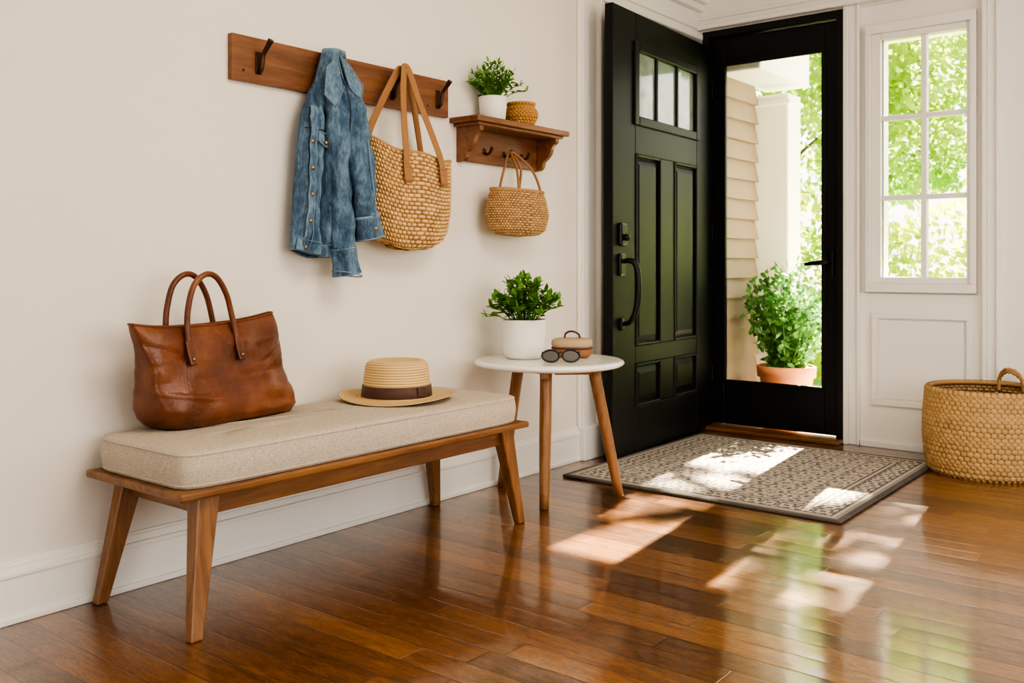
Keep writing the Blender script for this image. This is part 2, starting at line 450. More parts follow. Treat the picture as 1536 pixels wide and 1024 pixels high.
# ============================================================ ROOM
YB=4.87; XR=4.3; YF=-2.6; H=2.62
box('floor',-0.12,XR,YF,YB+0.02,-0.08,0.0,floor_m)
box('ceiling',-0.12,XR+0.1,YF-0.1,YB+0.12,H,H+0.08,ceil_m)
box('wall_left',-0.12,0.0,YF,YB+0.12,0,H,wall_m)
boxes('wall_back',[(-0.0,0.045,YB,YB+0.12,0,H),(0.045,1.50,YB,YB+0.12,2.245,H),(0.845,0.925,YB,YB+0.12,0,2.245),
   (0.925,1.50,YB,YB+0.12,0,0.78),(0.925,1.03,YB+.02,YB+0.12,0.78,2.245),(1.435,1.50,YB+.02,YB+0.12,0.78,2.245),(1.03,1.435,YB+.02,YB+0.12,2.06,2.245),(1.03,1.435,YB+.02,YB+0.12,0.78,0.86),
   (1.50,XR,YB,YB+0.12,0,H)],trim_m)
boxes('wall_right',[(XR,XR+0.1,YF,0.4,0,H),(XR,XR+0.1,3.9,YB,0,H),(XR,XR+0.1,0.4,3.9,0,0.5),(XR,XR+0.1,0.4,3.9,2.3,H)],wall_m)  # unseen window opening added so sky light fills the room
boxes('wall_front',[(0,1.8,YF-0.1,YF,0,H),(3.7,XR,YF-0.1,YF,0,H),(1.8,3.7,YF-0.1,YF,2.3,H)],wall_m)  # opening behind the camera, added to let sky light in
boxes('fill_window',[(XR+.02,XR+.06,y-.03,y+.03,0.5,2.3) for y in (0.43,1.58,2.72,3.87)]+[(XR+.02,XR+.06,0.4,3.9,1.6,1.65)],trim_m)  # bars of the added fill-light window, out of view
boxes('baseboard_left',[(0,0.016,YF,3.66,0,0.125),(0.0,0.022,YF,3.66,0.118,0.132),(0,0.012,YF,3.66,0.13,0.152),(0,0.008,YF,3.66,0.15,0.160),(0.0,0.026,YF,3.66,0,0.018)],trim_m,None,0.003)
boxes('baseboard_back',[(0.93,XR,YB-0.016,YB,0,0.03),(1.56,XR,YB-0.018,YB,0,0.15),(1.56,XR,YB-0.012,YB,0.15,0.165)],trim_m,None,0.003)
boxes('trim_1',[(0,0.018,3.655,3.93,0,2.3),(0,0.034,3.665,3.70,0,2.3),(0,0.026,3.71,3.735,0,2.3),(0,0.045,3.80,3.83,0,2.3),(0,0.03,3.84,3.90,0,2.3),(0,0.05,3.655,3.93,0,0.16)],trim_m,None,0.006)
boxes('trim_2',[(0,0.02,3.655,YB,2.20,2.42),(0,0.05,3.655,YB,2.20,2.235),(0,0.035,3.655,YB,2.26,2.28),(0,0.06,3.655,YB,2.36,2.40),(0,0.09,3.655,YB,2.40,2.44)],trim_m,None,0.006)
boxes('trim_3',[(0,1.56,YB-0.02,YB,2.26,2.50),(0,1.56,YB-0.045,YB,2.255,2.285),(0,1.56,YB-0.035,YB,2.31,2.33),(0,1.56,YB-0.07,YB,2.44,2.50)],trim_m,None,0.006)
boxes('trim_4',[(0.845,0.872,YB-0.022,YB,0,2.255),(0.872,0.912,YB-0.014,YB,0,2.255),(0.912,0.927,YB-0.022,YB,0,2.255),
                (1.50,1.52,YB-0.03,YB,0,2.255),(1.52,1.56,YB-0.018,YB,0,2.255),(1.56,1.575,YB-0.03,YB,0,2.255)],trim_m,None,0.004)
sl=group('window_2')
boxes('sidelight_frame',[(0.955,1.475,YB-0.022,YB+0.03,0.785,0.83),(0.955,1.475,YB-0.022,YB+0.03,2.09,2.14),(0.955,0.985,YB-0.022,YB+0.03,0.83,2.09),(1.445,1.475,YB-0.022,YB+0.03,0.83,2.09),
   (0.985,1.03,YB-0.008,YB+0.04,0.83,2.09),(1.43,1.445,YB-0.008,YB+0.04,0.83,2.09),(1.03,1.43,YB-0.008,YB+0.04,0.83,0.862),(1.03,1.43,YB-0.008,YB+0.04,2.058,2.09)],trim_m,sl,0.004)
boxes('muntins',[(1.221,1.247,YB,YB+0.045,0.86,2.06),(1.03,1.221,YB,YB+0.045,1.247,1.271),(1.247,1.435,YB,YB+0.045,1.247,1.271),(1.03,1.221,YB,YB+0.045,1.649,1.673),(1.247,1.435,YB,YB+0.045,1.649,1.673)],trim_m,sl,0.003)
box('pane',1.03,1.435,YB+0.05,YB+0.054,0.86,2.06,glass_m,sl)
boxes('trim_5',[(0.985,1.455,YB-0.016,YB,0.655,0.68),(0.985,1.455,YB-0.016,YB,0.215,0.24),(0.985,1.01,YB-0.016,YB,0.24,0.655),(1.43,1.455,YB-0.016,YB,0.24,0.655),
   (1.02,1.42,YB-0.006,YB,0.25,0.645)],trim_m,None,0.006)

# ---------------- storm door in back opening
sd=group('door_2')
boxes('jamb',[(0.045,0.082,YB-0.02,YB+0.10,0.02,2.245),(0.808,0.845,YB-0.02,YB+0.10,0.02,2.245),(0.082,0.808,YB-0.02,YB+0.10,2.205,2.245)],black_m,sd,0.004)
boxes('glass_door_frame',[(0.086,0.167,YB+0.01,YB+0.05,0.03,2.20),(0.735,0.804,YB+0.01,YB+0.05,0.03,2.20),(0.167,0.735,YB+0.01,YB+0.05,2.05,2.20),(0.167,0.735,YB+0.01,YB+0.05,0.03,0.27)],black_m,sd,0.005)
boxes('glass_bead',[(0.160,0.178,YB,YB+0.02,0.262,2.058),(0.724,0.742,YB,YB+0.02,0.262,2.058),(0.178,0.724,YB,YB+0.02,2.04,2.058),(0.178,0.724,YB,YB+0.02,0.262,0.28)],black_m,sd,0.003)
box('glass_pane',0.165,0.737,YB+0.028,YB+0.032,0.265,2.055,glass_m,sd)
box('handle_plate',0.758,0.788,YB-0.004,YB+0.012,0.85,1.0,iron_m,sd,0.006)
tube('lever',[(0.773,YB,0.935),(0.773,YB-0.05,0.935),(0.755,YB-0.058,0.935),(0.70,YB-0.055,0.932),(0.655,YB-0.05,0.925)],[0.011,0.011,0.014,0.012,0.008],iron_m,sd,12)
box('threshold',0.045,0.845,YB-0.10,YB+0.10,0.0,0.022,oak_x,None,0.006)

# ---------------- open black door leaf
WD=1.155
dr=group('door_1',(0.082,YB-0.012,0.012),math.atan2(-0.998,0.058))
T=0.022
A0,A1,B0,B1=0.21,0.50,0.655,0.93
ZT=2.135
fr=[(0,A0,-T,T,0,ZT),(B1,WD,-T,T,0,ZT),(A0,B1,-T,T,0,0.22),(A0,B1,-T,T,0.43,0.515),(A0,B1,-T,T,1.45,1.61),(A0,B1,-T,T,1.975,ZT),(A1,B0,-T,T,0.22,0.43),(A1,B0,-T,T,0.515,1.45)]
boxes('leaf_frame',fr,black_m,dr,0.004)
def raised(nm,x0,x1,z0,z1):
    vs=[];fs=[]
    g=0.05
    for side in (1,-1):
        k=len(vs)
        vs+=[(x0,side*0.008,z0),(x1,side*0.008,z0),(x1,side*0.008,z1),(x0,side*0.008,z1)]
        vs+=[(x0+.02,side*0.008,z0+.02),(x1-.02,side*0.008,z0+.02),(x1-.02,side*0.008,z1-.02),(x0+.02,side*0.008,z1-.02)]
        vs+=[(x0+g,side*0.019,z0+g),(x1-g,side*0.019,z0+g),(x1-g,side*0.019,z1-g),(x0+g,side*0.019,z1-g)]
        for lv in (0,4):
            for i in range(4):
                j=(i+1)%4; f=(k+lv+i,k+lv+j,k+lv+4+j,k+lv+4+i)
                fs.append(f if side<0 else f[::-1])
        f=(k+8,k+9,k+10,k+11); fs.append(f if side<0 else f[::-1])
    mesh(nm,vs,fs,black_m,dr)
    boxes(nm+'_moulding',[(x0,x0+.014,-T-.006,T+.006,z0,z1),(x1-.014,x1,-T-.006,T+.006,z0,z1),(x0+.014,x1-.014,-T-.006,T+.006,z1-.014,z1),(x0+.014,x1-.014,-T-.006,T+.006,z0,z0+.014)],black_m,dr,0.005)
raised('panel_1',A0,A1,0.515,1.45); raised('panel_2',B0,B1,0.515,1.45)
raised('panel_3',A0,A1,0.22,0.43); raised('panel_4',B0,B1,0.22,0.43)
w3=(B1-A0)/3
boxes('lite_frame',[(A0-.02,A0+.025,-T-.012,T+.012,1.59,1.995),(B1-.025,B1+.02,-T-.012,T+.012,1.59,1.995),(A0+.025,B1-.025,-T-.012,T+.012,1.95,1.995),(A0+.025,B1-.025,-T-.012,T+.012,1.59,1.635),
   (A0+w3-.012,A0+w3+.012,-T,T,1.635,1.95),(A0+2*w3-.012,A0+2*w3+.012,-T,T,1.635,1.95)],black_m,dr,0.005)
box('lite_glass',A0+.01,B1-.01,0.004,0.010,1.62,1.96,glass_refl_m,dr)
hx=1.075
box('deadbolt_plate',hx-.035,hx+.03,T,T+.02,1.0,1.11,iron_m,dr,0.012)
lathe('deadbolt_knob',[(0.0,0.03),(0.012,0.028),(0.016,0.02),(0.016,0.0)],iron_m,(0,0,0),dr,24).matrix_local=Matrix.Translation((hx,T+.015,1.04))@Matrix.Rotation(-pi/2,4,'X')
box('grip_plate',hx-.028,hx+.028,T,T+.014,0.86,0.965,iron_m,dr,0.012)
box('grip_foot',hx-.018,hx+.018,T,T+.014,0.60,0.66,iron_m,dr,0.008)
tube('grip',[(hx,T+.005,0.925),(hx-.002,T+.05,0.93),(hx-.01,T+.078,0.90),(hx-.014,T+.085,0.80),(hx-.01,T+.075,0.70),(hx,T+.05,0.645),(hx,T+.005,0.63)],[0.010,0.013,0.015,0.015,0.015,0.012,0.010],iron_m,dr,14)
boxes('hinges',[(-.012,.01,-T-.004,T+.006,z,z+.1) for z in (0.25,1.05,1.85)],iron_m,dr,0.003)

# ============================================================ RUG
rug=box('entry_rug',-HX,HX,-HY,HY,0,0.011,rug_m,None,0.004); rug.location=(0.758,3.972,0.001)

# ============================================================ BENCH
bn=group('bench')
FX0,FX1,FY0,FY1=0.030,0.492,1.270,2.65
boxes('seat_frame',[(FX0,FX1,FY0,FY1,0.345,0.366)],oak_y,bn,0.006)
boxes('aprons_long',[(0.415,0.440,1.37,2.575,0.288,0.345),(0.075,0.10,1.37,2.575,0.288,0.345)],oak_y,bn,0.004)
boxes('aprons_short',[(0.10,0.415,1.365,1.392,0.288,0.345),(0.10,0.415,2.555,2.582,0.288,0.345)],oak_x,bn,0.004)
leg('leg_1',(0.432,1.372,0.346),(0.482,1.312,0.0),(0.052,0.066),(0.03,0.034),oak_z,bn)
leg('leg_2',(0.085,1.372,0.346),(0.052,1.300,0.0),(0.045,0.066),(0.03,0.034),oak_z,bn)
leg('leg_3',(0.432,2.568,0.346),(0.455,2.640,0.0),(0.052,0.066),(0.03,0.034),oak_z,bn)
leg('leg_4',(0.085,2.568,0.346),(0.052,2.630,0.0),(0.045,0.066),(0.03,0.034),oak_z,bn)
cx,cy=0.257,1.958; hx_,hy_=0.222,0.667; cz0,cz1=0.367,0.456
prof=[]
for k in (0.0,0.5,0.9): prof.append((k,0,0))
prof+= [(0.985,0.0,0),(0.995,0.004,0),(1,0.012,1)]
for k in range(1,8): prof.append((1.0,0.012+k*(0.066/8),1+0.6*sin(pi*k/8)))
prof+=[(1.0,0.078,1),(0.998,0.083,1),(0.992,0.087,1),(0.975,0.0895,0.5),(0.94,0.092,0),(0.85,0.095,0),(0.7,0.097,0),(0.5,0.099,0),(0.25,0.10,0),(0.0,0.10,0)]
def hy_and(r): return 1-(1-r)*hx_/hy_*1.0 if r>0 else 0.0
def cush(u,v):
    a=2*pi*u; ca,sa=cos(a),sin(a); e=0.16
    sx=math.copysign(abs(ca)**e,ca); sy=math.copysign(abs(sa)**e,sa)
    r,z,bl=prof[int(round(v*(len(prof)-1)))]
    ex=0.006*(bl-1) if bl>1 else 0
    d=min(hx_,hy_)*(1-r)
    kx=(hx_-d*1.0)/hx_ if r>0 else 0; ky=(hy_-d*1.0)/hy_ if r>0 else 0
    if r<0.9: kx=r; ky=hy_and(r)
    wz=0.0015*sin(9*sy*hy_*3+2)*(1 if z>0.08 else 0)
    return (cx+sx*(hx_*kx+ex),cy+sy*(hy_*ky+ex),cz0+z+wz)
cu=surf('cushion',cush,160,len(prof)-1,linen,bn)
def pipe(z):
    P=[]
    for i in range(161):
        a=2*pi*i/160; ca,sa=cos(a),sin(a); e=0.16
        P.append((cx+math.copysign(abs(ca)**e,ca)*(hx_-.001),cy+math.copysign(abs(sa)**e,sa)*(hy_-.001),z))
    return P
tube('cushion_piping_top',pipe(cz0+0.083),0.0026,linen,bn,8,1)
tube('cushion_piping_bottom',pipe(cz0+0.008),0.0026,linen,bn,8,1)
CT=cz0+0.10

# ============================================================ LEATHER HANDBAG (local x = along bench)
hb=group('leather_handbag',(0.112,1.640,CT+.003),pi/2+math.radians(7))
Lb,Hb=0.250,0.288
def bagpt(u,v):
    a=2*pi*u; ca,sa=cos(a),sin(a)
    if v<0.12:
        k=v/0.12; r=k; z=0.0+0.004*(1-k)
        T_=0.085*r; Lh=Lb*0.97*r
    else:
        k=(v-.12)/.88; z=Hb*k
        T_=0.087*(1-k)**0.75+0.016+0.012*sin(pi*min(1,k*2.2)); Lh=Lb*(0.97+0.03*k*k)
        if k<0.08: T_-=0.012*(1-k/0.08); Lh-=0.012*(1-k/0.08)
    e=0.34
    x=math.copysign(abs(ca)**e,ca)*Lh; y=math.copysign(abs(sa)**(e*1.35),sa)*T_
    kk=z/Hb
    w=0.006*sin(x*22+z*30)*sin(z*26+1+x*6)+0.004*sin(x*47-z*38)+0.003*sin(z*60+x*13)
    for (zc,sl,wd,am) in ((.11,.25,.010,.009),(.16,-.3,.011,-.009),(.06,-.18,.008,.007),(.20,.12,.009,-.006),(.085,.5,.008,-.006)):
        w+=am*math.exp(-((z-zc-sl*x)/wd)**2)*(0.5+0.5*sin(x*14+zc*60))
    y+=w*(1 if sa>0 else -1)*min(1,abs(sa)*2)*min(1,kk*5+.2)*(1-0.5*kk)
    x+=-0.070*kk + 0.006*sin(z*30+(1 if ca>0 else 2.2))*abs(ca)
    z2=z+ (0.012*(abs(x+.07)/Lb)**3*kk if kk>0.5 else 0)+0.006*(x/Lb)*kk*kk
    if kk>0.85: z2+= -0.012*sin(((x+.07)/Lb+1)*pi*0.5)*((kk-.85)/.15)*0.6
    y+= -0.02*kk
    return (x,y,z2)
surf('bag_body',bagpt,160,90,leather_m,hb,solid=0.004,su=8,sv=3)
tube('rim_piping',[bagpt(i/80,1.0) for i in range(81)],0.0035,leather_m,hb,8,1)
for k,(yy,sgn,off) in enumerate(((-0.052,-1,0.0),(0.012,1,-0.02))):
    c0=-0.085+off; dz=-.012
    tube('handle_%d'%(k+1),[(c0-.082,yy+(-.012 if sgn<0 else .008),0.215+dz),(c0-.083,yy+(-.004 if sgn<0 else 0),0.28+dz),(c0-.078,yy,0.34+dz),(c0-.058,yy,0.405+dz),(c0-.018,yy,0.436+dz),(c0+.022,yy,0.428+dz),(c0+.058,yy,0.38+dz),(c0+.078,yy,0.32+dz),(c0+.088,yy+(-.004 if sgn<0 else 0),0.27+dz),(c0+.092,yy+(-.014 if sgn<0 else .01),0.21+dz)],0.0085,leather_m,hb,12)
    if sgn<0:
        for s in (-.083,.092):
            tube('handle_tab',[(c0+s,yy-.012,0.240),(c0+s,yy-.019,0.212),(c0+s+.002,yy-.030,0.175)],[0.013,0.013,0.012],leather_m,hb,16,flat=0.007,ref=(0,1,0))
            lathe('rivet',[(0,0.004),(0.004,0.003),(0.005,0)],metal_m,(0,0,0),hb,12).matrix_local=Matrix.Translation((c0+s,yy-.032,0.190))@Matrix.Rotation(pi/2,4,'X')

# ============================================================ STRAW HAT
hat=group('straw_hat',(0.235,2.245,CT))
P=[(0.0,0.126),(0.03,0.127),(0.06,0.131),(0.080,0.134),(0.092,0.132),(0.101,0.125),(0.106,0.115),(0.110,0.085),(0.115,0.04),(0.118,0.016),(0.122,0.010),(0.13,0.008),(0.15,0.006),(0.17,0.004),(0.185,0.005),(0.194,0.007),(0.194,0.004),(0.185,0.002),(0.17,0.001),(0.15,0.003),(0.12,0.004)]
PP=[]
for a,b2 in zip(P,P[1:]):
    L_=math.hypot(b2[0]-a[0],b2[1]-a[1]); n=max(1,int(L_/0.0022))
    for i in range(n): PP.append((a[0]+(b2[0]-a[0])*i/n,a[1]+(b2[1]-a[1])*i/n))
PP.append(P[-1])
tot=len(PP)*0.0022
lathe('hat_body',PP,hat_m,(0,0,0),hat,96,su=30,sv=tot/0.0085,wob=lambda a,r:(0.007*max(0,(r-.12)/.07)*(1+sin(2*a+0.6))))
lathe('hat_ribbon',[(0.1145,0.052),(0.1165,0.051),(0.1205,0.014),(0.1185,0.012)],band_m,(0,0,0),hat,96)
tube('ribbon_bow',[(0.118,-.02,0.033),(0.124,0.0,0.035),(0.118,.02,0.033)],0.017,band_m,hat,12,flat=0.004,ref=(1,0,0))

# ============================================================ SIDE TABLE
TC=(0.318,3.005); TZ=0.549
st=group('side_table')
TP=[(0,TZ),(0.27,TZ),(0.286,TZ-.001),(0.294,TZ-.005),(0.298,TZ-.012),(0.293,TZ-.02),(0.278,TZ-.026),(0,TZ-.026)]
lathe('tabletop',TP,tabletop_m,(TC[0],TC[1],0),st,96)
feet=[(0.412,2.845),(0.530,3.19),(0.062,3.02)]
for i,(fx,fy) in enumerate(feet):
    d=Vector((fx-TC[0],fy-TC[1])); tp=Vector(TC)+d*0.62
    tube('leg_%d'%(i+1),[(tp.x,tp.y,TZ-.026),(fx,fy,0.0)],[0.0235,0.023,0.0175],tab_z,st,20,6)
    ang=math.atan2(d.y,d.x)
    o=box('stretcher_%d'%(i+1),0.02,0.17,-0.016,0.016,TZ-.062,TZ-.026,tab_z,None,0.004); o.parent=st
    o.rotation_euler=(0,0,ang); o.location=(TC[0],TC[1],0)

def stemplant(grp,c,n,spread,hgt,ll,lw,per,mat,up=0.3,seedz=0,clear=None):
    Ls=[];stems=[]
    for k in range(n):
        az=2*pi*k*0.381966+random.uniform(-.3,.3); rr=spread*math.sqrt((k+.5)/n)*random.uniform(.8,1.1)
        top=Vector((c[0]+rr*cos(az),c[1]+rr*sin(az),c[2]+hgt*(1-0.74*(rr/spread)**2)*random.uniform(.8,1.1)))
        base=Vector((c[0]+0.25*rr*cos(az),c[1]+0.25*rr*sin(az),c[2]-0.01))
        mid=(base+top)/2+Vector((0,0,hgt*.12))
        pts=catmull([base,mid,top],6)
        stems.append(tube('s',[base,mid,top],[0.0022,0.0014],mat,None,5,4))
        for j in range(per):
            t=0.3+0.7*(j+1)/per; p=pts[min(len(pts)-1,int(t*(len(pts)-1)))]
            T_=(pts[-1]-pts[0]).normalized()
            a2=j*2.4+k
            side=Vector((cos(a2),sin(a2),random.uniform(-.1,.5))); d=(side+T_*(0.2+up*t)).normalized()
            if clear is not None and p.x+d.x*ll<clear: d.x=abs(d.x)*.3
            Ls.append((p,d,Vector((0,0,1))+rv()*.3,ll*random.uniform(.75,1.15),lw*random.uniform(.8,1.1),0.003))
        Ls.append((pts[-1],Vector((cos(az)*.4,sin(az)*.4,1)),rv(),ll,lw*.9,0.002))
    o=join(stems,'stems'); o.parent=grp
    leaves('foliage',Ls,mat,grp)
tp=group('potted_houseplant')
pc=(0.225,2.965)
lathe('pot',[(0,0.0),(0.062,0.0),(0.074,0.006),(0.082,0.02),(0.088,0.06),(0.089,0.15),(0.087,0.156),(0.083,0.156),(0.081,0.145),(0.081,0.13),(0,0.13)],ceramic,(pc[0],pc[1],TZ),tp,64)
lathe('soil',[(0,0.137),(0.0805,0.134)],soil,(pc[0],pc[1],TZ),tp,32)
stemplant(tp,(pc[0],pc[1],TZ+0.135),52,0.160,0.175,0.038,0.026,9,leaf_in,clear=0.02)

sg=group('sunglasses_case',(0.345,3.125,TZ),math.radians(25))
def rbox(hx,hy,h,e=0.35,puff=0.0,n=12):
    def fn(u,v):
        a=2*pi*u; ca,sa=cos(a),sin(a)
        sx=math.copysign(abs(ca)**e,ca); sy=math.copysign(abs(sa)**e,sa)
        t=v*pi-pi/2; cr=max(0,cos(t))**0.35; z=h/2+h/2*math.copysign(abs(sin(t))**0.6,sin(t))
        return (sx*hx*cr,sy*hy*cr,z)
    return fn
o=surf('case_body',rbox(0.080,0.058,0.055,.75),48,16,tan_leather,sg)
o=surf('case_lid',rbox(0.083,0.061,0.042,.75),48,16,cream_leather,sg); o.location=(0,0,0.036)
tube('case_zip',[(0.0815*math.copysign(abs(cos(2*pi*i/48))**.75,cos(2*pi*i/48)),0.0595*math.copysign(abs(sin(2*pi*i/48))**.75,sin(2*pi*i/48)),0.038) for i in range(49)],0.0032,dark_leather,sg,6,1)
tube('case_strap',[(-0.03,0,0.072),(-0.025,-.005,0.095),(0,-.008,0.105),(0.028,-.005,0.093),(0.032,0,0.072)],0.004,dark_leather,sg,8,flat=0.003,ref=(0,1,0))
gl=group('sunglasses',(0.432,2.925,TZ),math.radians(42))
for s in (-1,1):
    P=[(s*0.037+0.033*cos(a)*(1+.08*s*cos(a)),0.010*sin(a),0.025+0.022*sin(a)) for a in [2*pi*i/28 for i in range(29)]]
    tube('rim_%d'%(1 if s<0 else 2),P,0.0035,lens_m,gl,8,1)
    mesh('lens_%d'%(1 if s<0 else 2),[(p[0],p[1]+0.001,p[2]) for p in P[:-1]],[tuple(range(28))],lens_m,gl)
    tube('temple_%d'%(1 if s<0 else 2),[(s*0.070,0.003,0.038),(s*0.070,0.01,0.038),(s*0.062,0.045,0.024),(s*0.054,0.07,0.006)],[0.003,0.002],lens_m,gl,8)
tube('bridge',[(-0.009,0.003,0.034),(0,0.002,0.039),(0.009,0.003,0.034)],0.0032,lens_m,gl,8)

# ============================================================ COAT RACK
cr_=group('coat_rack')
box('rail',0.0,0.022,1.74,2.738,1.501,1.646,walnut,cr_,0.003)
HYs=[1.838,2.135,2.43,2.675]
for i,y in enumerate(HYs):
    tube('hook_plate_%d'%(i+1),[(0.024,y,1.60),(0.0245,y,1.53)],0.011,bronze_m,cr_,16,4,flat=0.005,ref=(1,0,0))
    tube('hook_%d'%(i+1),[(0.028,y,1.535),(0.040,y,1.545),(0.045,y,1.572),(0.052,y,1.592),(0.072,y,1.612),(0.088,y,1.630)],[0.006,0.007,0.008,0.007,0.008,0.010],bronze_m,cr_,12,6)
    lathe('screw_%d'%(i+1),[(0,0.003),(0.004,0.002),(0.005,0)],bronze_m,(0,0,0),cr_,12).matrix_local=Matrix.Translation((0.022,y-.055,1.535))@Matrix.Rotation(pi/2,4,'Y')

# ============================================================ SHELF
sh=group('wall_shelf')
box('shelf_board',0.0,0.152,2.765,3.385,1.486,1.508,walnut,sh,0.004)
box('shelf_moulding',0.0,0.135,2.79,3.36,1.474,1.487,walnut,sh,0.004)
box('back_board',0.0,0.018,2.83,3.32,1.340,1.475,walnut,sh,0.003)
br=[(0.0,1.475),(0.125,1.475),(0.125,1.455),(0.112,1.447),(0.100,1.430),(0.090,1.405),(0.070,1.385),(0.055,1.375),(0.050,1.352),(0.035,1.338),(0.0,1.335)]
prism('bracket_1',br,'y',2.808,2.832,walnut,sh,0.002)
prism('bracket_2',br,'y',3.318,3.342,walnut,sh,0.002)
for i,y in enumerate((2.96,3.09,3.21)):
    tube('peg_%d'%(i+1),[(0.018,y,1.385),(0.035,y,1.378),(0.052,y,1.385),(0.062,y,1.405)],[0.006,0.006,0.008],bronze_m,sh,10)
    lathe('peg_plate_%d'%(i+1),[(0,0.004),(0.010,0.003),(0.012,0)],bronze_m,(0,0,0),sh,16).matrix_local=Matrix.Translation((0.018,y,1.392))@Matrix.Rotation(pi/2,4,'Y')
sp_=group('potted_fern')
c=(0.078,2.945)
lathe('pot',[(0,0),(0.045,0),(0.051,0.005),(0.055,0.05),(0.059,0.095),(0.056,0.098),(0.053,0.095),(0.052,0.085),(0,0.085)],ceramic,(c[0],c[1],1.508),sp_,48)
lathe('soil',[(0,0.089),(0.053,0.086)],soil,(c[0],c[1],1.508),sp_,24)
stemplant(sp_,(c[0],c[1],1.508+.088),32,0.130,0.140,0.030,0.0125,12,leaf_in,clear=0.012)

def weave(U,V,off):
    i=math.floor(V)
    if off: U=U+0.5*i
    fu=U-math.floor(U); fv=V-i
    par=(math.floor(U)+i)%2
    return (sin(pi*fu)**.7)*(sin(pi*fv)**.7)*(1.0 if par or off else 0.35)
bw=group('woven_bowl')
def bowl(u,v):
    a=-2*pi*u; R,z=interp([(0,0.0,0.0),(0.15,0.038,0.0),(0.28,0.052,0.010),(0.5,0.068,0.042),(0.68,0.066,0.062),(0.8,0.054,0.078),(0.9,0.052,0.084),(1,0.059,0.097)],v)
    R+=0.003*weave(u*26,v*14,True)
    return (0.076+R*cos(a),3.135+R*sin(a),1.508+z)
surf('bowl_body',bowl,156,70,weave_bowl,bw,su=26,sv=14,solid=0.003)

# ============================================================ SMALL BASKET on shelf pegs
def basketbag(name,grp,cy,cx,z0,z1,tab,nuC,nvC,mat,amp=0.003,e=0.75,lean=0.0,solid=0.003,skew=0.0):
    def fn(u,v):
        a=-2*pi*u; ca,sa=cos(a),sin(a)
        w,d,dz=interp(tab,v)
        W=weave(u*nuC,v*nvC,True)*amp
        y=math.copysign(abs(ca)**e,ca)*(w+W); x=math.copysign(abs(sa)**e,sa)*(d+W*(1 if v>.05 else 0))
        z=z0+(z1-z0)*v+dz+skew*y
        return (cx+x+lean*(v-1),cy+y,z)
    return surf(name,fn,nuC*6,nvC*5,mat,grp,su=nuC,sv=nvC,solid=solid)
sb=group('small_woven_basket')
tabs=[(0,0.02,0.01,0.004),(0.08,0.125,0.045,-.002),(0.18,0.162,0.062,0),(0.5,0.180,0.070,0),(0.8,0.168,0.060,0),(1,0.155,0.048,0)]
basketbag('basket_body',sb,3.085,0.096,1.035,1.232,tabs,46,20,weave_small,e=0.75,amp=0.004)
for k,x,y0,y1,yp in ((1,0.118,3.03,3.18,3.088),(2,0.05,2.99,3.13,3.088)):
    tube('handle_%d'%k,[(x+.024,y0,1.195),(x+.026,y0+.002,1.24),((x+.06)/2+.03,y0+.02,1.32),(0.056+.008*(2-k),yp-.004,1.397),((x+.06)/2+.03,(yp+y1)/2+.01,1.33),(x+.024,y1-.004,1.25),(x+.022,y1,1.195)],0.0055,tan_leather,sb,10)
tube('basket_rim',[(0.096+0.050*math.copysign(abs(sin(t))**.75,sin(t)),3.085+0.157*math.copysign(abs(cos(t))**.75,cos(t)),1.232) for t in [2*pi*i/48 for i in range(49)]],0.006,rope_m,sb,8,1)

# ============================================================ LARGE TOTE
tt=group('woven_tote_bag')
tabt=[(0,0.05,0.012,0.006),(0.04,0.13,0.03,0.0),(0.10,0.165,0.045,-0.002),(0.2,0.185,0.056,0),(0.4,0.198,0.062,0),(0.7,0.205,0.058,0),(0.9,0.208,0.050,0.0),(1,0.210,0.045,0.0)]
def tote(u,v):
    a=-2*pi*u; ca,sa=cos(a),sin(a)
    w,d,dz=interp(tabt,v)
    W=weave(u*54,v*24,True)*0.006
    e=0.78
    yy=math.copysign(abs(ca)**e,ca)
    y=yy*(w+W); x=math.copysign(abs(sa)**e,sa)*(d+W)
    z=0.968+0.355*v+dz+ 0.020*abs(yy)**2*v+0.008*sin(yy*5+1)*v-0.022*yy*v+0.02*abs(yy)**3*(1-v)
    return (0.092+x,2.450+y,z)
surf('tote_body',tote,324,144,weave_tote,tt,su=54,sv=24,solid=0.004)
tube('tote_rim',[tote(i/96,1.0) for i in range(97)],0.006,rope_m,tt,8,1)
strap_m=plain('tan_canvas_strap',(0.34,0.165,0.065),0.6,0.12,80,0.15)
tube('strap_1',[(0.150,2.375,1.24),(0.152,2.375,1.31),(0.14,2.378,1.40),(0.112,2.398,1.53),(0.094,2.42,1.625),(0.086,2.43,1.642),(0.094,2.445,1.63),(0.115,2.472,1.53),(0.145,2.525,1.38),(0.156,2.553,1.30),(0.157,2.562,1.235)],0.0145,strap_m,tt,16,8,flat=0.005,ref=(1,0,0))
tube('strap_2',[(0.048,2.28,1.325),(0.05,2.292,1.40),(0.065,2.345,1.52),(0.072,2.405,1.62),(0.072,2.425,1.634),(0.072,2.445,1.62),(0.070,2.49,1.52),(0.055,2.54,1.38),(0.046,2.56,1.31)],0.0145,strap_m,tt,16,8,flat=0.005,ref=(1,0,0))
for y in (2.375,2.562):
    tube('strap_patch',[(0.158,y,1.275),(0.163,y,1.215)],[0.02,0.018],tan_leather,tt,16,4,flat=0.004,ref=(1,0,0))

